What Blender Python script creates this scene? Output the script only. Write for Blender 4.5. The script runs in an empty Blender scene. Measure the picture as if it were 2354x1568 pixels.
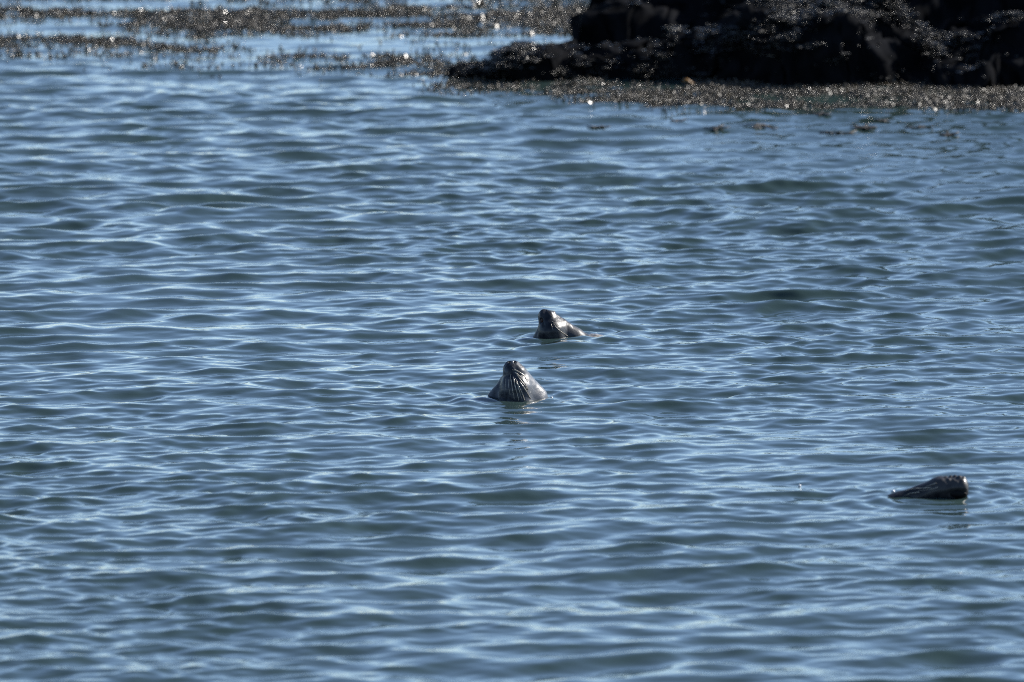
import bpy, math
import numpy as np
from mathutils import Vector

S = bpy.context.scene
COL = S.collection
R = math.radians

# ------------------------------------------------------------------ camera
CAM_H, PITCH, HFOV = 8.2, 7.5, 5.3
cam_d = bpy.data.cameras.new('camera')
cam_d.sensor_width = 36.0
cam_d.lens = 18.0 / math.tan(R(HFOV / 2))
cam_d.clip_start, cam_d.clip_end = 0.5, 8000
cam_d.dof.use_dof = True
cam_d.dof.focus_distance = 61.5
cam_d.dof.aperture_fstop = 3.0
cam_d.dof.aperture_blades = 9
cam = bpy.data.objects.new('camera', cam_d)
cam.location = (0, 0, CAM_H)
cam.rotation_euler = (R(90 - PITCH), 0, 0)
COL.objects.link(cam)
S.camera = cam

# ------------------------------------------------------------------ sky + sun
SUN_EL, SUN_AZ = 33.0, 62.0          # azimuth measured from +Y (view direction) towards +X
W = bpy.data.worlds.new('World')
S.world = W
W.use_nodes = True
wn = W.node_tree
sky = wn.nodes.new('ShaderNodeTexSky')
sky.sky_type = 'NISHITA'
sky.sun_disc = False
sky.sun_elevation = R(SUN_EL)
sky.sun_rotation = R(SUN_AZ)
sky.air_density, sky.dust_density, sky.ozone_density = 0.64, 0.15, 1.8
bg = wn.nodes['Background']
bg.inputs['Strength'].default_value = 0.10
wn.links.new(sky.outputs[0], bg.inputs[0])

sun_d = bpy.data.lights.new('sun', 'SUN')
sun_d.energy = 5.0
sun_d.angle = R(0.5)
sun_d.color = (1.0, 0.95, 0.88)
sun = bpy.data.objects.new('sun', sun_d)
to_sun = Vector((math.sin(R(SUN_AZ)) * math.cos(R(SUN_EL)), math.cos(R(SUN_AZ)) * math.cos(R(SUN_EL)), math.sin(R(SUN_EL))))
sun.rotation_euler = to_sun.to_track_quat('Z', 'Y').to_euler()
sun.location = (30, 60, 30)
COL.objects.link(sun)

S.view_settings.view_transform = 'Standard'
S.view_settings.look = 'None'
S.view_settings.exposure = 1.03
S.view_settings.gamma = 1.0
S.view_settings.use_curve_mapping = False
S.cycles.max_bounces = 4
S.cycles.filter_width = 1.0
S.cycles.use_adaptive_sampling = False
S.cycles.use_denoising = False
S.cycles.sample_clamp_indirect = 6.0

# ------------------------------------------------------------------ helpers
PX = HFOV / 2354.0


def spot(px, py):
    """where a ray through the 2354x1568 sketch of the photo meets the still water"""
    f = 1177.0 / math.tan(R(HFOV / 2))
    dx, dy = (px - 1177.0) / f, (py - 784.0) / f
    c, s = math.cos(R(PITCH)), math.sin(R(PITCH))
    fy, fz = c - dy * s, -s - dy * c
    t = CAM_H / -fz
    return dx * t, fy * t


def spots(px, py):
    f = 1177.0 / math.tan(R(HFOV / 2))
    dx, dy = (px - 1177.0) / f, (py - 784.0) / f
    c, s = math.cos(R(PITCH)), math.sin(R(PITCH))
    fy, fz = c - dy * s, -s - dy * c
    t = CAM_H / -fz
    return dx * t, fy * t


def sstep(a, b, x):
    t = np.clip((x - a) / (b - a), 0, 1)
    return t * t * (3 - 2 * t)


def hash2(i, j, k, seed):
    h = (i.astype(np.int64) * 374761393 + j.astype(np.int64) * 668265263 + k.astype(np.int64) * 2147483647 + seed * 974634541) & 0xffffffff
    h = ((h ^ (h >> 13)) * 1274126177) & 0xffffffff
    h = h ^ (h >> 16)
    return (h & 0xffff) / 65535.0


def vnoise(x, y, z=None, seed=0):
    """smooth value noise in -1..1"""
    if z is None:
        z = np.zeros_like(x)
    xi, yi, zi = np.floor(x), np.floor(y), np.floor(z)
    fx, fy, fz = x - xi, y - yi, z - zi
    fx, fy, fz = [t * t * t * (t * (t * 6 - 15) + 10) for t in (fx, fy, fz)]
    o = 0
    for a in (0, 1):
        for b in (0, 1):
            for c in (0, 1):
                w = (fx if a else 1 - fx) * (fy if b else 1 - fy) * (fz if c else 1 - fz)
                o = o + w * hash2(xi + a, yi + b, zi + c, seed)
    return o * 2 - 1


def fbm(x, y, z=None, oct=4, seed=0, gain=0.5):
    o, a = 0, 1.0
    for i in range(oct):
        f = 2.03 ** i
        o = o + a * vnoise(x * f + 17.3 * i, y * f - 9.1 * i, None if z is None else z * f + 3.7 * i, seed + i)
        a *= gain
    return o


def mesh_np(name, verts, faces, smooth=True):
    """faces: (n, 3) or (n, 4) array, or list of such arrays"""
    if not isinstance(faces, list):
        faces = [faces]
    me = bpy.data.meshes.new(name)
    verts = np.asarray(verts, np.float32)
    me.vertices.add(len(verts))
    me.vertices.foreach_set('co', verts.ravel())
    loops = np.concatenate([f.ravel() for f in faces]).astype(np.int32)
    sizes = np.concatenate([np.full(len(f), f.shape[1], np.int32) for f in faces])
    starts = np.concatenate([[0], np.cumsum(sizes)[:-1]]).astype(np.int32)
    me.loops.add(len(loops))
    me.loops.foreach_set('vertex_index', loops)
    me.polygons.add(len(sizes))
    me.polygons.foreach_set('loop_start', starts)
    me.polygons.foreach_set('use_smooth', np.full(len(sizes), smooth))
    me.update(calc_edges=True)
    me.validate()
    return me


def obj(name, me, mat, parent=None, loc=None):
    o = bpy.data.objects.new(name, me)
    COL.objects.link(o)
    if mat is not None and me is not None:
        me.materials.append(mat)
    if parent is not None:
        o.parent = parent
    if loc is not None:
        o.location = loc
    return o


def tag(o, label, cat=None, kind=None, group=None):
    o['label'] = label
    if cat:
        o['category'] = cat
    if kind:
        o['kind'] = kind
    if group:
        o['group'] = group
    return o


def grid_faces(nr, nc, wrap=False):
    r = np.arange(nr - 1)[:, None]
    c = np.arange(nc if wrap else nc - 1)[None, :]
    c1 = (c + 1) % nc
    a = r * nc + c
    b = r * nc + c1
    d = (r + 1) * nc + c
    e = (r + 1) * nc + c1
    return np.stack([a, b, e, d], -1).reshape(-1, 4)


def material(name):
    m = bpy.data.materials.new(name)
    m.use_nodes = True
    nt = m.node_tree
    return m, nt, nt.nodes['Principled BSDF']


def node(nt, kind, **kw):
    n = nt.nodes.new(kind)
    for k, v in kw.items():
        if k in n.inputs:
            n.inputs[k].default_value = v
        else:
            setattr(n, k, v)
    return n


def ramp(nt, fac, stops):
    n = nt.nodes.new('ShaderNodeValToRGB')
    el = n.color_ramp.elements
    while len(el) < len(stops):
        el.new(0.5)
    for e, (p, c) in zip(el, stops):
        e.position = p
        e.color = (*c, 1)
    nt.links.new(fac, n.inputs[0])
    return n.outputs[0]


# ------------------------------------------------------------------ materials
def mat_water():
    m, nt, p = material('sea_water')
    p.inputs['Base Color'].default_value = (0.021, 0.037, 0.035, 1)
    p.inputs['Roughness'].default_value = 0.04
    p.inputs['IOR'].default_value = 1.333
    tc = node(nt, 'ShaderNodeTexCoord')
    mp = node(nt, 'ShaderNodeMapping')
    mp.inputs['Scale'].default_value = (1.0, 1.7, 1.0)
    mp.inputs['Rotation'].default_value = (0, 0, R(18))
    nt.links.new(tc.outputs['Object'], mp.inputs[0])
    n1 = node(nt, 'ShaderNodeTexNoise', Scale=9.0, Detail=3.0, Roughness=0.55, Distortion=0.6)
    nt.links.new(mp.outputs[0], n1.inputs['Vector'])
    b1 = node(nt, 'ShaderNodeBump', Strength=1.0, Distance=0.0016)
    nt.links.new(n1.outputs[0], b1.inputs['Height'])
    nt.links.new(b1.outputs[0], p.inputs['Normal'])
    return m


def mat_seal(name, dark, pale, axis, lo, hi):
    m, nt, p = material(name)
    tc = node(nt, 'ShaderNodeTexCoord')
    sp = node(nt, 'ShaderNodeSeparateXYZ')
    nt.links.new(tc.outputs['Object'], sp.inputs[0])
    n1 = node(nt, 'ShaderNodeTexNoise', Scale=26.0, Detail=4.0, Roughness=0.6)
    nt.links.new(tc.outputs['Object'], n1.inputs['Vector'])
    n2 = node(nt, 'ShaderNodeTexNoise', Scale=110.0, Detail=4.0, Roughness=0.65)
    nt.links.new(tc.outputs['Object'], n2.inputs['Vector'])
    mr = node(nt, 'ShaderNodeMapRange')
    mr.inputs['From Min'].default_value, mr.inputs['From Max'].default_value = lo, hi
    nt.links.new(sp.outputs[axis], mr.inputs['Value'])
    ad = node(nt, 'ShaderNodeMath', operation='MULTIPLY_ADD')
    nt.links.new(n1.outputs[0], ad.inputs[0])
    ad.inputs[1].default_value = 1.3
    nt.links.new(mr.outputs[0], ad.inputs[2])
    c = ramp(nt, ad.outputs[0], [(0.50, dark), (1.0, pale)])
    nt.links.new(c, p.inputs['Base Color'])
    p.inputs['Roughness'].default_value = 0.43
    p.inputs['Specular IOR Level'].default_value = 0.26
    p.inputs['Coat Weight'].default_value = 0.13
    p.inputs['Coat Roughness'].default_value = 0.12
    bp = node(nt, 'ShaderNodeBump', Strength=0.35, Distance=0.003)
    nt.links.new(n2.outputs[0], bp.inputs['Height'])
    nt.links.new(bp.outputs[0], p.inputs['Normal'])
    return m


def mat_plain(name, col, rough, scale=30.0, var=0.4, bump=0.0):
    m, nt, p = material(name)
    tc = node(nt, 'ShaderNodeTexCoord')
    n1 = node(nt, 'ShaderNodeTexNoise', Scale=scale, Detail=4.0, Roughness=0.6)
    nt.links.new(tc.outputs['Object'], n1.inputs['Vector'])
    a = tuple(v * (1 - var) for v in col)
    b = tuple(v * (1 + var) for v in col)
    nt.links.new(ramp(nt, n1.outputs[0], [(0.3, a), (0.7, b)]), p.inputs['Base Color'])
    p.inputs['Roughness'].default_value = rough
    if bump:
        bp = node(nt, 'ShaderNodeBump', Strength=0.6, Distance=bump)
        nt.links.new(n1.outputs[0], bp.inputs['Height'])
        nt.links.new(bp.outputs[0], p.inputs['Normal'])
    return m


M_WATER = mat_water()
M_WEED = mat_plain('wet_rockweed', (0.028, 0.020, 0.007), 0.30, 6.0, 0.6)
_nt = M_WEED.node_tree
_nt.nodes['Principled BSDF'].inputs['Specular IOR Level'].default_value = 0.7
_n = node(_nt, 'ShaderNodeTexNoise', Scale=23.0, Detail=2.0)
_mr = node(_nt, 'ShaderNodeMapRange')
_mr.inputs['From Min'].default_value, _mr.inputs['From Max'].default_value = 0.35, 0.65
_mr.inputs['To Min'].default_value, _mr.inputs['To Max'].default_value = 0.22, 0.44
_tc = node(_nt, 'ShaderNodeTexCoord')
_nt.links.new(_tc.outputs['Object'], _n.inputs['Vector'])
_nt.links.new(_n.outputs[0], _mr.inputs['Value'])
_nt.links.new(_mr.outputs[0], _nt.nodes['Principled BSDF'].inputs['Roughness'])
M_ROCK = mat_plain('wet_black_rock', (0.0050, 0.0054, 0.0066), 0.9, 5.0, 0.6, 0.04)
M_ROCK.node_tree.nodes['Principled BSDF'].inputs['IOR'].default_value = 1.2
M_ROCK.node_tree.nodes['Principled BSDF'].inputs['Specular IOR Level'].default_value = 0.08
M_WEED_DARK = M_WEED.copy()
M_WEED_DARK.name = 'wet_black_rockweed'
M_WEED_DARK.node_tree.nodes['Principled BSDF'].inputs['Specular IOR Level'].default_value = 0.5
for _e, _c in zip([n for n in M_WEED_DARK.node_tree.nodes if n.type == 'VALTORGB'][0].color_ramp.elements, ((0.003, 0.003, 0.002, 1), (0.009, 0.008, 0.005, 1))):
    _e.color = _c
M_SCRAP = mat_plain('sodden_weed', (0.012, 0.010, 0.007), 0.6, 20.0, 0.4)
M_YELLOW = mat_plain('yellow_weed', (0.17, 0.08, 0.010), 0.4, 20.0, 0.3)
M_WHISK = mat_plain('whisker', (0.30, 0.27, 0.22), 0.25, 60.0, 0.6)
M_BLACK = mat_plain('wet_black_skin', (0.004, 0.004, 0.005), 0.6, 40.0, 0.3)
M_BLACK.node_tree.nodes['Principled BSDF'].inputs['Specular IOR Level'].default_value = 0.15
M_FOAM = mat_plain('foam', (0.75, 0.76, 0.76), 0.35, 60.0, 0.1)

# ------------------------------------------------------------------ sea
rng = np.random.default_rng(11)
SEALS = {'front': spot(1188, 914), 'rear': spot(1272, 777), 'low': spot(2162, 1141)}


def wave_band(n, lo, hi, peak, width, rms, spread, turn):
    lam = np.exp(rng.uniform(math.log(lo), math.log(hi), n))
    w = np.exp(-(np.log(lam / peak)) ** 2 / (2 * width ** 2)) * rng.uniform(0.5, 1.5, n)
    s = w / math.sqrt((w ** 2).sum() / 2) * rms
    ang = np.radians(-90 + turn + rng.normal(0, 1, n) * spread)
    k = 2 * np.pi / lam
    return np.stack([lam, s / k, k * np.cos(ang), k * np.sin(ang), np.cos(ang), np.sin(ang), rng.uniform(0, 2 * np.pi, n)])


def wave_set():
    """wind chop towards the shore we look from, a little swell, fine crossing ripples"""
    return np.concatenate([wave_band(130, 0.25, 1.3, 0.48, 0.42, 0.110, 32, 5), wave_band(30, 1.3, 4.0, 1.8, 0.4, 0.022, 25, -20),
                           wave_band(150, 0.085, 0.25, 0.16, 0.42, 0.080, 36, 10)], 1)


WAVES = wave_set()


def calm(x, y):
    """how rough the sea is here: sheltered between the weed, damped beside the seals"""
    lee = 1 - 0.62 * sstep(74.3, 77.6, y + 0.3 * np.sin(x * 0.9 + 1) + 0.39 * np.clip(x, -4, 4))
    for key, (sx, sy) in SEALS.items():
        d2 = ((x - sx) / 0.40) ** 2 + ((y - sy + 0.25) / 0.7) ** 2
        lee = lee * (1 - {'front': 0.25, 'rear': 0.25, 'low': 0.55}[key] * np.exp(-d2))
    return lee


def sea(x, y, fade=None):
    x = x.astype(np.float32)
    y = y.astype(np.float32)
    dx, dy, dz = np.zeros_like(x), np.zeros_like(x), np.zeros_like(x)
    gust = (1 + 0.55 * vnoise(x * 0.55 + 3, y * 0.22, seed=5) + 0.3 * vnoise(x * 1.3, y * 0.5, seed=6)).astype(np.float32)
    gust = np.minimum(gust, 1.5)
    gust2 = (1 + 0.35 * vnoise(x * 0.45 + 8, y * 0.22, seed=15)).astype(np.float32)
    cm = calm(x, y).astype(np.float32)
    if fade is not None:
        cm = cm * fade.astype(np.float32)
    for lam, a, kx, ky, cx, cy, ph in zip(*WAVES):
        th = np.float32(kx) * x + np.float32(ky) * y + np.float32(ph)
        A = np.float32(a) * (gust if lam < 0.25 else gust2)
        c = np.cos(th) * A
        dz += np.sin(th) * A
        q = 0.5 if lam < 0.25 else 0.85
        dx += np.float32(cx * q) * c
        dy += np.float32(cy * q) * c
    dy -= 0.5 * dz                       # crests lean into their fronts
    sx, sy = SEALS['rear']
    bow = 0.036 * np.exp(-((x - sx + 0.02) / 0.30) ** 2 - ((y - sy + 0.42 - 0.15 * (x - sx)) / 0.17) ** 2) * (1 + 0.3 * np.sin((x - sx) * 9))
    for qx, qy in SEALS.values():
        r = np.sqrt((x - qx) ** 2 + (y - qy) ** 2)
        near = r < 1.6
        bow[near] += 0.0055 * np.sin(2 * np.pi * r[near] / (0.13 + 0.05 * r[near])) * np.exp(-((r[near] - 0.25) / 0.42) ** 2)
    return x + dx * cm, y + dy * cm, dz * cm + bow.astype(np.float32)


def axis_pts(lo, hi, step, far_lo, far_hi):
    core = np.arange(lo, hi + step / 2, step)
    out = []
    d, v = step, hi
    while v < far_hi:
        d *= 1.22
        v += d
        out.append(v)
    left = []
    d, v = step, lo
    while v > far_lo:
        d *= 1.22
        v -= d
        left.append(v)
    return np.array(left[::-1] + list(core) + out)


def build_sea():
    ax = axis_pts(-5.2, 5.2, 0.018, -5000, 5000)
    ay = np.concatenate([axis_pts(46.0, 68.0, 0.018, -300, 68.0)[:-1], axis_pts(68.1, 84.0, 0.026, 68.1, 6000)])
    ay = np.unique(ay)
    X, Y = np.meshgrid(ax, ay)
    fade = sstep(-7.0, -5.4, X) * (1 - sstep(5.4, 7.0, X)) * sstep(43, 46.2, Y) * (1 - sstep(83.5, 88, Y))
    x, y, z = sea(X.ravel(), Y.ravel(), fade.ravel())
    me = mesh_np('sea', np.stack([x, y, z], -1), grid_faces(len(ay), len(ax)))
    o = obj('sea', me, M_WATER)
    tag(o, 'blue grey rippled sea water filling most of the view', kind='structure')


build_sea()


def water_z(px, py):
    """height of the displaced sea near a point"""
    g = np.linspace(-0.12, 0.12, 25)
    X, Y = np.meshgrid(px + g, py + g)
    x, y, z = sea(X.ravel(), Y.ravel())
    i = np.argsort((x - px) ** 2 + (y - py) ** 2)[:4]
    return float(z[i].mean())


# ------------------------------------------------------------------ seals
def sd_cone(p, a, b, ra, rb):
    a, b = np.array(a), np.array(b)
    ba = b - a
    h = np.clip(((p - a) @ ba) / (ba @ ba), 0, 1)
    return np.linalg.norm(p - a - h[:, None] * ba, axis=1) - (ra + (rb - ra) * h)


def sd_ell(p, c, r):
    r = np.array(r)
    q = (p - np.array(c)) / r
    k = np.linalg.norm(q, axis=1)
    return (k - 1) * r.min()


def smin(a, b, k):
    h = np.clip(0.5 + 0.5 * (b - a) / k, 0, 1)
    return b + (a - b) * h - k * h * (1 - h)


def smax(a, b, k):
    return -smin(-a, -b, k)


def loft(sdf, axis, seg=72, cap=22, fold=1.0):
    """one continuous skin: rings about a bent axis, each vertex pushed out to the surface of the form"""
    P = np.array(axis, float)
    L = np.concatenate([[0], np.cumsum(np.linalg.norm(np.diff(P, axis=0), axis=1))])
    t = np.concatenate([np.linspace(0, min(0.45, L[-1]), 110)[1:], np.linspace(0.45, L[-1], 40)[1:]])
    C = np.stack([np.interp(t, L, P[:, i]) for i in range(3)], 1)
    for _ in range(6):
        C[1:-1] = 0.25 * C[:-2] + 0.5 * C[1:-1] + 0.25 * C[2:]
    T = np.gradient(C, axis=0)
    T /= np.linalg.norm(T, axis=1)[:, None]
    c0, t0 = C[0], -T[0]
    th = np.linspace(0, 2 * np.pi, seg, endpoint=False)
    rows_c, rows_d = [], []

    def frame(tg):
        v = np.array([0, 1.0, 0])
        v = v - tg * (v @ tg)
        v /= np.linalg.norm(v)
        u = np.cross(v, tg)
        return u, v
    u, v = frame(t0)
    rad0 = np.cos(th)[:, None] * u + np.sin(th)[:, None] * v
    for i in range(1, cap):
        f = i / cap * math.pi / 2
        rows_c.append(np.repeat(c0[None], seg, 0))
        rows_d.append(math.cos(f) * t0 + math.sin(f) * rad0)
    for c, tg in zip(C, T):
        u, v = frame(-tg)
        rows_c.append(np.repeat(c[None], seg, 0))
        rows_d.append(np.cos(th)[:, None] * u + np.sin(th)[:, None] * v)
    O, D = np.concatenate(rows_c), np.concatenate(rows_d)
    O = np.concatenate([c0[None], O])
    D = np.concatenate([t0[None], D])
    lo, hi = np.zeros(len(O)), np.full(len(O), 0.002)
    alive = np.ones(len(O), bool)
    for _ in range(170):
        s = sdf(O + D * hi[:, None])
        go = alive & (s < 0)
        lo[go] = hi[go]
        hi[go] += np.maximum(0.002, -s[go] * 0.5)
        alive = go
        if not go.any():
            break
    for _ in range(14):
        mid = (lo + hi) / 2
        s = sdf(O + D * mid[:, None])
        lo = np.where(s < 0, mid, lo)
        hi = np.where(s < 0, hi, mid)
    V = O + D * ((lo + hi) / 2)[:, None]
    V = V + D * fold * (0.0022 * fbm(V[:, 0] * 34, V[:, 1] * 34, V[:, 2] * 16, seed=3, oct=3))[:, None]
    n = (len(V) - 1) // seg
    F = grid_faces(n, seg, wrap=True) + 1
    a = np.arange(seg)
    capf = np.stack([np.zeros(seg, int), 1 + (a + 1) % seg, 1 + a], 1)
    V = np.concatenate([V, C[-1][None] + T[-1][None] * 0.02])
    e = len(V) - 1
    last = 1 + (n - 1) * seg
    tailf = np.stack([np.full(seg, e), last + a, last + (a + 1) % seg], 1)
    return V, [F, capf, tailf]


def front_hit(sdf, x, z):
    """first point of the form met from the camera's side at this width and height"""
    y = -0.6
    for _ in range(160):
        s = float(sdf(np.array([[x, y, z]]))[0])
        if s < 0.0004:
            return np.array([x, y, z])
        y += max(s * 0.6, 0.0005)
        if y > 0.6:
            break
    return None


def tube(pts, radii, seg=6):
    P = np.array(pts)
    T = np.gradient(P, axis=0)
    T /= np.linalg.norm(T, axis=1)[:, None] + 1e-9
    up = np.array([0.13, 1, 0.07])
    U = np.cross(T, up)
    U /= np.linalg.norm(U, axis=1)[:, None]
    Vv = np.cross(T, U)
    th = np.linspace(0, 2 * np.pi, seg, endpoint=False)
    rings = P[:, None] + np.array(radii)[:, None, None] * (np.cos(th)[None, :, None] * U[:, None] + np.sin(th)[None, :, None] * Vv[:, None])
    n = len(P)
    V = np.concatenate([rings.reshape(-1, 3), P[:1], P[-1:]])
    a = np.arange(seg)
    f0 = np.stack([np.full(seg, n * seg), (a + 1) % seg, a], 1)
    f1 = np.stack([np.full(seg, n * seg + 1), (n - 1) * seg + a, (n - 1) * seg + (a + 1) % seg], 1)
    return V, [grid_faces(n, seg, wrap=True), f0, f1]


def whisker(sdf, root, pts, r0):
    """a wet whisker lying on the skin: pts are (x, z) in the seal's own upright plane"""
    P = np.array(pts, float)
    L = np.concatenate([[0], np.cumsum(np.linalg.norm(np.diff(P, axis=0), axis=1))])
    t = np.linspace(0, L[-1], 22)
    # smooth through the points
    px, pz = np.interp(t, L, P[:, 0]), np.interp(t, L, P[:, 1])
    for _ in range(5):
        px[1:-1] = (px[:-2] + 2 * px[1:-1] + px[2:]) / 4
        pz[1:-1] = (pz[:-2] + 2 * pz[1:-1] + pz[2:]) / 4
    out = []
    for x, z in zip(px, pz):
        h = front_hit(sdf, x, z)
        if h is None:
            h = np.array([x, out[-1][1] if out else 0, z])
        out.append(h + np.array([0, -r0 * 0.6, 0]))
    out = np.array(out)
    for _ in range(3):
        out[1:-1] = (out[:-2] + 2 * out[1:-1] + out[2:]) / 4
    u = t / L[-1]
    rad = r0 * (1 - 0.55 * u) * (1 + 0.22 * np.sin(t * 2 * np.pi / 0.008))
    V, F = tube(out, rad)
    return obj('whisker', mesh_np('whisker', V, F), M_WHISK, root)


def drop(name, root, mat, c, r, squash=(1, 1, 1), seed=0):
    """small uneven rounded blob"""
    n, m = 9, 14
    V = [np.array([0, 0, 1.0])]
    for i in range(1, n):
        f = i / n * math.pi
        for j in range(m):
            g = 2 * math.pi * j / m
            V.append(np.array([math.sin(f) * math.cos(g), math.sin(f) * math.sin(g), math.cos(f)]))
    V.append(np.array([0, 0, -1.0]))
    V = np.array(V)
    V *= (1 + 0.16 * vnoise(V[:, 0] * 2, V[:, 1] * 2, V[:, 2] * 2, seed=seed))[:, None]
    V = V * r * np.array(squash) + np.array(c)
    F = grid_faces(n - 1, m, wrap=True) + 1
    a = np.arange(m)
    f0 = np.stack([np.zeros(m, int), 1 + a, 1 + (a + 1) % m], 1)
    l = 1 + (n - 2) * m
    f1 = np.stack([np.full(m, len(V) - 1), l + (a + 1) % m, l + a], 1)
    return obj(name, mesh_np(name, V, [F, f0, f1]), mat, root)


def seal_root(key, label, lift=0.0):
    x, y = SEALS[key]
    o = bpy.data.objects.new('seal', None)
    COL.objects.link(o)
    o.empty_display_size = 0.2
    o.location = (x, y, water_z(x, y) + lift)
    tag(o, label, 'seal')
    return o


def body_tail(p, a, b, c):
    d = sd_cone(p, a, b, 0.13, 0.20)
    d = smin(d, sd_cone(p, b, c, 0.20, 0.05), 0.08)
    return d


# --- front seal: muzzle straight up, throat to the right, brow to the left
def sdf_front(p):
    muz = sd_cone(p, (-0.024, 0.0, 0.155), (-0.004, -0.015, 0.05), 0.049, 0.085)
    muz = smin(muz, sd_cone(p, (-0.004, -0.015, 0.05), (0.0, 0.0, -0.10), 0.083, 0.12), 0.03)
    pad = sd_ell(p, (-0.036, -0.022, 0.150), (0.036, 0.036, 0.034))
    pad = smin(pad, sd_ell(p, (0.006, -0.018, 0.146), (0.034, 0.034, 0.030)), 0.008)
    muz = smin(muz, pad, 0.016)
    thr = sd_cone(p, (0.006, 0.015, 0.125), (0.085, 0.05, -0.02), 0.050, 0.088)
    muz = smin(muz, thr, 0.03)
    brow = sd_cone(p, (-0.052, 0.040, 0.080), (-0.095, 0.07, -0.05), 0.042, 0.090)
    d = smin(muz, brow, 0.016)
    # nostrils and lip line
    d = smax(d, -sd_ell(p, (-0.040, -0.020, 0.196), (0.007, 0.013, 0.010)), 0.006)
    d = smax(d, -sd_ell(p, (-0.012, -0.020, 0.196), (0.007, 0.013, 0.010)), 0.006)
    d = smax(d, -sd_cone(p, (-0.026, -0.062, 0.172), (-0.018, -0.066, 0.135), 0.006, 0.003), 0.008)
    return smin(d, body_tail(p, (0.0, 0.06, -0.16), (0.0, 0.40, -0.75), (0.0, 0.75, -1.25)), 0.10)


Z1, K1 = (880, 1000), 0.000304


def loc1(q):
    return [((x - Z1[0]) * K1, (Z1[1] - y) * K1) for x, y in q]


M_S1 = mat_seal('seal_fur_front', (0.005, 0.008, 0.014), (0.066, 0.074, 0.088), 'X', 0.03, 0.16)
r1 = seal_root('front', 'mottled dark grey seal bolt upright, muzzle to the sky long whiskers fanning down its face', 0.0)
V, F = loft(sdf_front, [(-0.022, 0, 0.150), (-0.012, 0, 0.08), (-0.005, 0.02, 0.0), (0, 0.05, -0.12), (0, 0.12, -0.3), (0, 0.40, -0.75), (0, 0.75, -1.25)])
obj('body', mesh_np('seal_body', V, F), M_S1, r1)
for q, r in [([(830, 470), (930, 520), (1030, 590), (1075, 690)], 0.0026), ([(850, 520), (940, 600), (1020, 690), (1085, 830)], 0.0030),
             ([(930, 680), (1000, 770), (1060, 870), (1130, 1000)], 0.0030), ([(870, 680), (930, 780), (980, 890), (1022, 1020)], 0.0032),
             ([(820, 600), (850, 760), (890, 890), (915, 1020)], 0.0028), ([(780, 640), (800, 800), (835, 990)], 0.0022),
             ([(740, 640), (735, 780), (760, 910)], 0.0020), ([(880, 560), (960, 670), (1040, 760), (1060, 800)], 0.0024),
             ([(900, 760), (940, 880), (970, 990)], 0.0022), ([(690, 620), (672, 740), (690, 860)], 0.0013),
             ([(800, 480), (880, 500), (970, 560), (1010, 600)], 0.0016), ([(850, 620), (905, 700), (930, 760)], 0.0014), ([(960, 620), (1010, 700), (1060, 760), (1075, 790)], 0.0016),
             ([(770, 560), (762, 640), (790, 720)], 0.0012), ([(1000, 700), (1050, 800), (1095, 900)], 0.0014)]:
    whisker(sdf_front, r1, loc1(q), r * 1.25)
for x in (-0.040, -0.012):
    drop('nostril', r1, M_BLACK, (x, -0.020, 0.190), 0.006, (0.9, 1.6, 1), 3)


# --- rear seal: muzzle up and to the left, neck and shoulder trailing right
def sdf_rear(p):
    muz = sd_cone(p, (-0.041, 0.0, 0.127), (-0.012, -0.025, 0.045), 0.042, 0.070)
    muz = smin(muz, sd_cone(p, (-0.012, -0.025, 0.045), (0.01, 0.0, -0.10), 0.070, 0.11), 0.03)
    muz = smin(muz, sd_ell(p, (-0.062, -0.012, 0.118), (0.022, 0.034, 0.046)), 0.012)
    muz = smin(muz, sd_ell(p, (-0.022, -0.012, 0.128), (0.030, 0.036, 0.034)), 0.012)
    nk = sd_cone(p, (-0.012, 0.012, 0.100), (0.155, 0.04, -0.043), 0.050, 0.076)
    d = smin(muz, nk, 0.018)
    brow = sd_cone(p, (-0.040, 0.034, 0.060), (-0.072, 0.05, -0.06), 0.044, 0.070)
    d = smin(d, brow, 0.014)
    for i, (x, z) in enumerate([(0.008, 0.155), (0.030, 0.134), (0.046, 0.116), (0.066, 0.102)]):
        d = smin(d, sd_ell(p, (x - 0.009, 0.006, z - 0.009), (0.012, 0.012, 0.011)), 0.010)
    d = smax(d, -sd_ell(p, (-0.066, -0.045, 0.108), (0.009, 0.012, 0.012)), 0.008)
    d = smax(d, -sd_cone(p, (-0.060, -0.050, 0.135), (-0.052, -0.070, 0.085), 0.004, 0.004), 0.006)
    sh = sd_ell(p, (0.255, 0.06, -0.055), (0.085, 0.080, 0.055))
    d = smin(d, sh, 0.05)
    return smin(d, body_tail(p, (0.12, 0.10, -0.20), (0.30, 0.40, -0.5), (0.45, 0.8, -0.9)), 0.10)


Z2, K2 = (800, 800), 0.000320


def loc2(q):
    return [((x - Z2[0]) * K2, (Z2[1] - y) * K2) for x, y in q]


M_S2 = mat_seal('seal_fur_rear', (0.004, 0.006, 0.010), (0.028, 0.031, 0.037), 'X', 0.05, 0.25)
r2 = seal_root('rear', 'dark seal farthest away, blunt muzzle tipped up left, pale shoulder breaking the surface', -0.012)
V, F = loft(sdf_rear, [(-0.036, 0, 0.115), (-0.015, 0, 0.06), (0.03, 0.02, 0.0), (0.08, 0.06, -0.10), (0.12, 0.10, -0.22), (0.30, 0.40, -0.5), (0.45, 0.8, -0.9)])
obj('body', mesh_np('seal_body', V, F), M_S2, r2)


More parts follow.
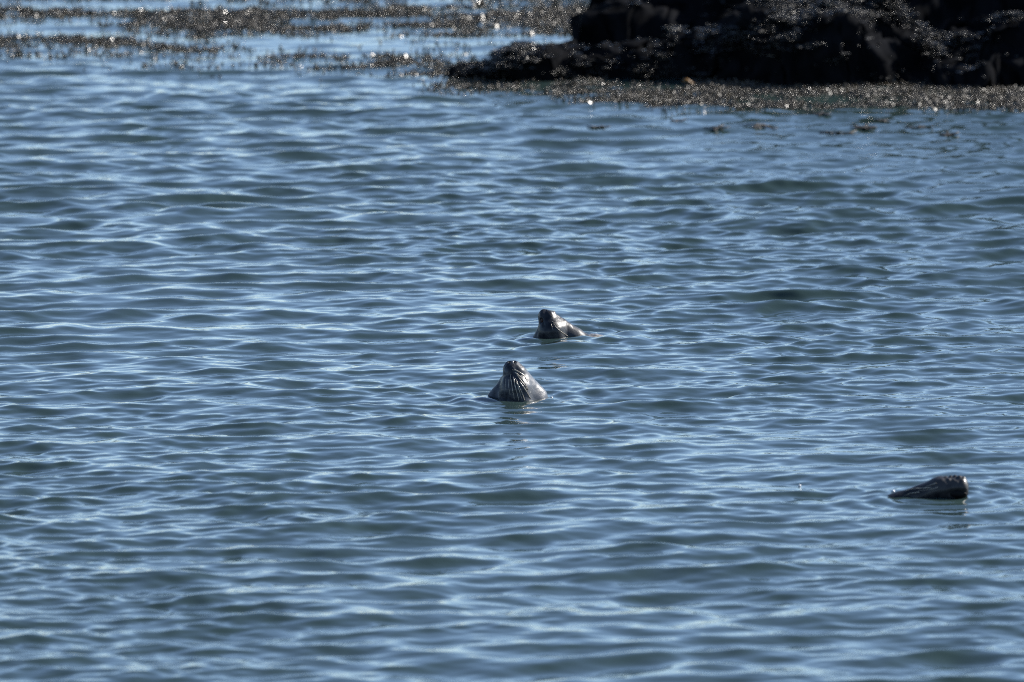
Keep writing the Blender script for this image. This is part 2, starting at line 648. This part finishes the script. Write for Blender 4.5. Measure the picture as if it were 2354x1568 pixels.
def shoulder(root):
    """the pale spotted shoulder that breaks the surface: joined to the trunk below"""
    n, m = 26, 40
    V = []
    for i in range(n):
        f = (i + 0.5) / n * math.pi
        for j in range(m):
            g = 2 * math.pi * j / m
            V.append((math.sin(f) * math.cos(g), math.sin(f) * math.sin(g), math.cos(f)))
    V = np.array(V)
    V *= (1 + 0.12 * fbm(V[:, 0] * 2.5, V[:, 1] * 2.5, V[:, 2] * 2.5, seed=9, oct=3))[:, None]
    V = V * np.array((0.080, 0.065, 0.036)) + np.array((0.236, 0.034, -0.012))
    return V, grid_faces(n, m, wrap=True)


M_SH = mat_plain('pale_spotted_fur', (0.22, 0.20, 0.17), 0.25, 45.0, 0.7)
V, F = shoulder(r2)
sh = obj('shoulder', mesh_np('shoulder', V, F), M_SH, r2)
sh['label'] = 'pale tan wet shoulder just breaking the surface'
for q, r in [([(780, 460), (870, 530), (935, 605)], 0.0016), ([(830, 540), (910, 620), (1010, 700), (1110, 785)], 0.0024),
             ([(825, 478), (890, 530), (955, 585)], 0.0014), ([(760, 500), (780, 560), (795, 610)], 0.0011),
             ([(800, 500), (860, 560), (920, 600)], 0.0012), ([(770, 380), (840, 420), (900, 470)], 0.0012)]:
    whisker(sdf_rear, r2, loc2(q), r)
for x in (-0.058, -0.036):
    drop('nostril', r2, M_BLACK, (x, -0.012, 0.163), 0.006, (0.9, 1.5, 1), 4)
mo = drop('mouth', r2, mat_plain('dark_red_mouth', (0.030, 0.009, 0.007), 0.5, 40, 0.4), (-0.064, -0.036, 0.110), 0.012, (0.8, 0.6, 1.3), 6)
mo['label'] = 'dark reddish corner of the mouth'


# --- low seal: snout level with the water, pointing right
def sdf_low(p):
    d = sd_cone(p, (0.100, 0.0, 0.046), (0.0, 0.0, 0.036), 0.060, 0.064)
    d = smin(d, sd_cone(p, (0.0, 0.0, 0.036), (-0.22, 0.03, -0.050), 0.064, 0.058), 0.02)
    for x, y, z, r in [(0.004, -0.034, 0.084, 0.012), (0.040, -0.034, 0.086, 0.012), (0.068, -0.036, 0.081, 0.011), (0.020, -0.046, 0.074, 0.010),
                       (0.096, -0.020, 0.101, 0.010), (0.052, -0.012, 0.102, 0.009), (0.118, -0.018, 0.096, 0.010), (0.082, -0.046, 0.075, 0.008),
                       (0.026, -0.016, 0.099, 0.008), (0.074, -0.010, 0.106, 0.008), (0.110, -0.036, 0.084, 0.008), (0.130, -0.012, 0.088, 0.008)]:
        d = smin(d, sd_ell(p, (x, y, z), (r, r, r)), 0.008)
    d = smax(d, p[:, 0] - 0.142 - 0.10 * (0.06 - p[:, 2]), 0.022)
    d = smax(d, -sd_ell(p, (0.085, -0.066, 0.018), (0.052, 0.022, 0.024)), 0.014)
    return smin(d, smin(sd_cone(p, (-0.22, 0.02, -0.052), (-0.50, -0.05, -0.162), 0.055, 0.105), sd_cone(p, (-0.50, -0.05, -0.162), (-1.2, 0.1, -0.35), 0.115, 0.06), 0.06), 0.05)


Z3, K3 = (1300, 545), 0.00039


def loc3(q):
    return [((x - Z3[0]) * K3, (Z3[1] - y) * K3) for x, y in q]


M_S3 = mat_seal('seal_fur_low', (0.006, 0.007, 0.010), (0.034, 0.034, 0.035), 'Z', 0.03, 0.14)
r3 = seal_root('low', 'nearly black seal lying low at the right, only its blunt snout above water, pointing right', -0.003)
V, F = loft(sdf_low, [(0.085, 0, 0.040), (0.0, 0, 0.03), (-0.10, 0.01, 0.0), (-0.20, 0.03, -0.045), (-0.40, 0.0, -0.08), (-0.55, -0.02, -0.115), (-0.9, 0.05, -0.24), (-1.2, 0.1, -0.35)], fold=0.25)
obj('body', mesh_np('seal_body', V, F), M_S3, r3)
for q, r in [([(1180, 410), (1050, 425), (900, 445), (830, 480)], 0.0030), ([(1020, 475), (900, 495), (820, 530)], 0.0024),
             ([(1240, 350), (1150, 385), (1080, 420)], 0.0022), ([(1260, 400), (1150, 440), (1000, 460)], 0.0018)]:
    whisker(sdf_low, r3, loc3(q), r)
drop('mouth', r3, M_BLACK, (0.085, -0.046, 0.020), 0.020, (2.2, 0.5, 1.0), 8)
drop('nostril', r3, M_BLACK, (0.138, -0.022, 0.060), 0.007, (0.6, 0.9, 1.3), 5)


# ------------------------------------------------------------------ rocks
def rock(label, x0, x1, y0, y1, step, height, seed, relief):
    ax, ay = np.arange(x0, x1, step), np.arange(y0, y1, step)
    X, Y = np.meshgrid(ax, ay)
    x, y = X.ravel(), Y.ravel()
    wx = x + 0.10 * fbm(x * 1.7, y * 1.7, seed=seed)
    wy = y + 0.16 * fbm(x * 1.5 + 9, y * 1.5, seed=seed + 3)
    h = height(wx, wy)
    n = fbm(x * 2.2, y * 2.2, seed=seed + 7, oct=6, gain=0.55)
    rid = 1 - np.abs(fbm(x * 1.3 + 4, y * 2.0, seed=seed + 13, oct=4))
    h = h + relief * (n + 0.8 * (rid - 0.6)) * sstep(-0.15, 0.12, h)
    h = np.maximum(h, -0.45)
    V = np.stack([x + 0.08 * fbm(x * 5, y * 5, h * 6, seed=seed + 21), y + 0.12 * fbm(x * 5 + 5, y * 5, h * 7, seed=seed + 22, gain=0.6), h + 0.04 * fbm(x * 7, y * 7, seed=seed + 29)], -1)
    o = obj('shore_rock', mesh_np('shore_rock', V, grid_faces(len(ay), len(ax))), M_ROCK)
    tag(o, label, 'rock')
    return V


def dome(x, y, cx, cy, rx, ry, h, p=4.0):
    d = (np.abs((x - cx) / rx) ** p + np.abs((y - cy) / ry) ** p) ** (1 / p)
    return h - (h + 0.45) * sstep(0.72, 1.12, d)


def disp(px, py):
    return spot(px, py)


bx, by = disp(1296, 120)


def h_back(x, y):
    e = sstep(bx - 0.03, bx + 0.10, x) * sstep(by - 0.25, by + 0.05, y)
    e = e * (1 - sstep(0, 0.4, y - by - 0.45 - 1.5 * np.clip(x - bx, 0, 9)))
    top = 0.21 + 0.34 * np.clip(x - bx, 0, 3.2) + 0.25 * sstep(bx + 3, bx + 6, x)
    up = np.minimum(top, 0.24 + 0.75 * np.clip(y - by, 0, 9))
    return -0.45 + (0.45 + up) * e


RB = rock('tall black wet rock behind, its sheer left end rising from the water', bx - 0.5, 8.0, by - 0.7, by + 9, 0.04, h_back, 31, 0.07)

fx, fy = disp(1400, 188)


def h_front(x, y):
    a = dome(x, y, fx + 0.05, fy + 0.55, 0.98, 0.48, 0.19)
    b = dome(x, y, disp(1200, 180)[0], fy + 0.40, 0.50, 0.34, 0.085, 2.0)
    c = dome(x, y, disp(1560, 180)[0], fy + 0.5, 0.38, 0.45, 0.14, 3.0)
    return np.maximum(np.maximum(a * 1.0, b), c)


RF = rock('low black weedy rock in front, tapering to a point on the left', fx - 1.6, fx + 1.5, fy - 0.3, fy + 2.2, 0.03, h_front, 47, 0.05)

gx, gy = disp(2040, 205)


def h_right(x, y):
    a = dome(x, y, disp(1900, 200)[0], gy + 0.8, 0.85, 0.75, 0.38, 2.0)
    b = dome(x, y, disp(2230, 200)[0], gy + 0.9, 1.1, 0.85, 0.28, 2.0)
    c = dome(x, y, disp(2260, 220)[0], gy + 0.35, 0.70, 0.35, 0.10, 3.0)
    return np.maximum(np.maximum(a, b), c)


RR = rock('black humped rock at the right edge, weed glinting along its ridge', gx - 1.6, gx + 2.6, gy - 0.5, gy + 3.0, 0.03, h_right, 59, 0.11)


# ------------------------------------------------------------------ seaweed
def fronds(pos, up, length, width, lean, rs, bladder=0.9):
    """pos: (n,3) roots; each a curved strip of three quads, some with a round float at the tip"""
    n = len(pos)
    az = rs.uniform(0, 2 * np.pi, n)
    d = np.stack([np.cos(az), np.sin(az), np.zeros(n)], 1)
    tw = rs.uniform(0, 2 * np.pi, n)
    side = np.stack([np.cos(tw), np.sin(tw), rs.normal(0, 0.35, n)], 1)
    side /= np.linalg.norm(side, axis=1)[:, None]
    L = length * rs.uniform(0.5, 1.5, n)
    w = width * rs.uniform(0.5, 1.5, n)
    a0 = rs.uniform(0.1, 1, n) * lean
    bend = rs.normal(0.5, 0.5, n)
    V = np.zeros((n, 8, 3))
    p = pos.copy()
    for k in range(4):
        ww = w * (0.7, 1.0, 0.85, 0.35)[k]
        V[:, 2 * k] = p - side * ww[:, None] / 2
        V[:, 2 * k + 1] = p + side * ww[:, None] / 2
        a = a0 + bend * k / 3
        p = p + (d * np.sin(a)[:, None] + np.array([0, 0, 1.0]) * (up * np.cos(a))[:, None]) * (L / 3)[:, None]
    base = (np.arange(n) * 8)[:, None, None]
    F = base + np.array([[0, 1, 3, 2], [2, 3, 5, 4], [4, 5, 7, 6]])[None]
    V1, F1 = V.reshape(-1, 3), F.reshape(-1, 4)
    sel = np.where(rs.random(n) < bladder)[0]
    oc = np.array([[1, 0, 0], [0, 1, 0], [-1, 0, 0], [0, -1, 0], [0, 0, 1.35], [0, 0, -1.35]], float)
    tri = np.array([[0, 1, 4], [1, 2, 4], [2, 3, 4], [3, 0, 4], [1, 0, 5], [2, 1, 5], [3, 2, 5], [0, 3, 5]])
    c = V[sel, 4:6].mean(1)
    r = rs.uniform(0.004, 0.009, len(sel))
    rot = rs.uniform(0, 2 * np.pi, len(sel))
    cr, sr = np.cos(rot), np.sin(rot)
    ocx = oc[None, :, 0] * cr[:, None] - oc[None, :, 1] * sr[:, None]
    ocy = oc[None, :, 0] * sr[:, None] + oc[None, :, 1] * cr[:, None]
    B = np.stack([ocx, ocy, np.repeat(oc[None, :, 2], len(sel), 0)], -1) * r[:, None, None] + c[:, None]
    V2 = B.reshape(-1, 3)
    F2 = (len(V1) + (np.arange(len(sel)) * 6)[:, None, None] + tri[None]).reshape(-1, 3)
    return np.concatenate([V1, V2]), [F1, F2]


def weed_bed(label, bands, seed, patchy=0.05, pool=False, length=0.036, width=0.012, lean=1.5):
    """bands: (x0, x1, y0, y1, count) patches of floating weed, as they lie on the water"""
    rs = np.random.default_rng(seed)
    P = []
    for x0, x1, y0, y1, n in bands:
        m = n * 3
        t = rs.normal(0.5, 0.27, m)
        px = x0 + (x1 - x0) * rs.random(m) + rs.normal(0, 28, m)
        mid = (y0 + y1) / 2 + (y1 - y0) * 0.35 * vnoise(px / 90.0, px * 0 + y0, seed=seed)
        py = mid + (t - 0.5) * (y1 - y0)
        wx, wy = spots(px, py)
        keep = (fbm(wx * 0.9, wy * 1.5, seed=seed + 1, oct=4, gain=0.6) + 0.5 * fbm(wx * 9, wy * 5, seed=seed + 2, oct=2)) > rs.normal(patchy, 0.35, m)
        if pool:                        # the open pool between the mats and the low rock
            keep &= ~((px > 560 + 60 * np.sin(py)) & (py > 84) & (py < 128) & (px < 1330) & (rs.random(m) < 0.88))
        P.append(np.stack([wx[keep], wy[keep]], 1)[:n])
    P = np.concatenate(P)
    z = sea(P[:, 0], P[:, 1])[2].astype(float) - 0.012
    V, F = fronds(np.column_stack([P, z]), np.ones(len(P)), length, width, lean, rs)
    o = obj('rockweed', mesh_np('rockweed', V, F), M_WEED)
    tag(o, label, 'seaweed', 'stuff')


weed_bed('broken bands of brown rockweed floating on calm water at the upper left', [
    (-420, 1500, -90, 4, 13000), (-420, 1470, -20, 112, 29000), (420, 1330, 8, 34, 2600), (180, 640, 56, 78, 900),
    (500, 900, 34, 74, 2600), (860, 1310, 38, 62, 1200), (-420, 320, 84, 100, 900), (330, 620, 92, 112, 700),
    (-420, 60, 96, 128, 1100), (0, 700, 126, 136, 260), (230, 420, 144, 156, 260), (440, 760, 136, 162, 160),
    (800, 1130, 136, 158, 1800), (620, 900, 124, 140, 400), (1080, 1300, 96, 106, 200)], 71, 0.14, True)
weed_bed('fringe of glinting brown rockweed floating along the foot of the black rocks', [
    (900, 1330, 150, 188, 2200), (1000, 1360, 184, 210, 900), (1300, 1720, 194, 228, 6500), (1500, 2760, 204, 242, 16000), (1680, 2760, 196, 214, 5500),
    (1330, 1600, 222, 238, 900), (1560, 2760, 236, 252, 4600)], 83, -0.25)


def rock_weed(label, V, n, seed, zmin, where):
    rs = np.random.default_rng(seed)
    ok = np.where((V[:, 2] > zmin) & where(V))[0]
    w = np.clip(fbm(V[ok, 0] * 2.0, V[ok, 1] * 1.6, V[ok, 2] * 4, seed=seed, oct=4, gain=0.65) + 0.02, 0.0, 1) ** 1.5 + 0.006
    i = rs.choice(ok, n, p=w / w.sum())
    P = V[i] + rs.normal(0, 0.02, (n, 3)) * np.array([1, 1, 0.2])
    Vv, F = fronds(P, np.full(n, 0.15), 0.065, 0.013, 1.9, rs, 0.8)
    o = obj('rockweed', mesh_np('rockweed', Vv, F), M_WEED_DARK)
    tag(o, label, 'seaweed', 'stuff')


rock_weed('wet rockweed draped over the low pointed rock in front', RF, 11000, 91, 0.01, lambda v: v[:, 0] > -9)
rock_weed('wet rockweed draped over the humped rock at the right edge', RR, 16000, 92, 0.01, lambda v: v[:, 0] > -9)
rock_weed('sparse wet rockweed clinging to the tall rock behind', RB, 7000, 93, 0.02, lambda v: v[:, 1] < by + 4)


# loose scraps of weed drifting on the open water before the fringe
def scrap(x, y, size, seed):
    """one flat tuft: lobed blades spreading from a holdfast, lying on the ripples"""
    rs = np.random.default_rng(seed)
    m, k = 72, 7
    g = np.linspace(0, 2 * np.pi, m, endpoint=False)
    lobes = 0.55 + 0.45 * np.sin(g * rs.integers(4, 7) + rs.uniform(0, 6)) + 0.25 * np.sin(g * 11 + rs.uniform(0, 6))
    rad = size * np.clip(lobes + rs.normal(0, 0.10, m), 0.12, 1.5)
    f = np.linspace(0.08, 1, k)[:, None]
    X = f * rad * np.cos(g) * rs.uniform(1.5, 2.1)
    Y = f * rad * np.sin(g) * 1.3 + 0.3 * X * rs.normal(0, 0.5)
    Zs = sea((x + X).ravel(), (y + Y).ravel())[2].reshape(X.shape)
    Z = Zs - water_z(x, y) + 0.006 + 0.008 * fbm(X * 14, Y * 14, seed=seed, oct=2) * (0.4 + f)
    V = np.concatenate([np.stack([X, Y, Z], -1).reshape(-1, 3), [[0, 0, Z[0].mean()]]])
    a = np.arange(m)
    F = grid_faces(k, m, wrap=True)
    c = np.stack([np.full(m, m * k), a, (a + 1) % m], 1)
    o = obj('weed_scrap', mesh_np('weed_scrap', V, [F, c]), M_SCRAP, None, (x, y, water_z(x, y)))
    md = o.modifiers.new('thick', 'SOLIDIFY')
    md.thickness = 0.006
    return o


SCR = [(1375, 293, 0.07, 'isolated scrap of weed drifting left of all the others, below the low rock'),
       (1650, 303, 0.06, 'small scrap of weed afloat mid way, second from the left'),
       (1745, 297, 0.09, 'long dark scrap of weed afloat, third from the left'),
       (1885, 266, 0.06, 'scrap of weed drifting closest to the rockweed fringe'),
       (1925, 306, 0.10, 'largest dark scrap of weed afloat, lying lowest of the middle three'),
       (1985, 296, 0.08, 'dark scrap of weed just up and right of the largest one'),
       (2030, 278, 0.05, 'small scrap of weed afloat above the right hand group'),
       (2110, 296, 0.08, 'scrap of weed adrift at the right, largest of its side'),
       (2180, 312, 0.06, 'faint scrap of weed adrift, farthest right and lowest'),
       (1560, 280, 0.05, 'tiny scrap of weed adrift under the middle of the fringe')]
for i, (px, py, sz, lb) in enumerate(SCR):
    x, y = spot(px, py)
    tag(scrap(x, y, sz * 0.6, 200 + i), lb, 'seaweed', None, 'weed scraps adrift before the fringe')


# a yellow frond caught at the foot of the low rock
def yellow(x, y, z):
    n = 9
    t = np.linspace(0, 1, n)
    w = 0.014 * np.sin(np.pi * np.clip(t * 0.92 + 0.06, 0, 1)) ** 0.7
    cx = (t - 0.5) * 0.085
    cz = 0.012 * np.sin(t * 5)
    top = np.stack([cx, -w * 0.15, cz + w], 1)
    bot = np.stack([cx, w * 0.15, cz - w], 1)
    mid = np.stack([cx, -0.012 + 0 * w, cz], 1)
    V = np.concatenate([bot, mid, top])
    o = obj('yellow_frond', mesh_np('yellow_frond', V, grid_faces(3, n)), M_YELLOW, None, (x, y, z))
    md = o.modifiers.new('thick', 'SOLIDIFY')
    md.thickness = 0.004
    return o


x, y = spot(1582, 200)
tag(yellow(x, y, 0.035), 'small orange yellow frond stuck at the foot of the low rock', 'seaweed')

# ------------------------------------------------------------------ specks on the water
for px, py, r, lb in [(1838, 1113, 0.007, 'tiny white fleck of foam alone on the water left of the low seal'),
                      (2053, 1132, 0.008, 'tiny bright bubble at the tail end of the low snout'),
                      (1268, 912, 0.006, 'tiny bubble at the right waterline of the upright seal')]:
    x, y = spot(px, py)
    o = drop('foam_fleck', None, M_FOAM, (0, 0, 0), r, (1.2, 1, 0.9), 12)
    o.location = (x, y, water_z(x, y) + r * 0.5)
    tag(o, lb, 'foam')
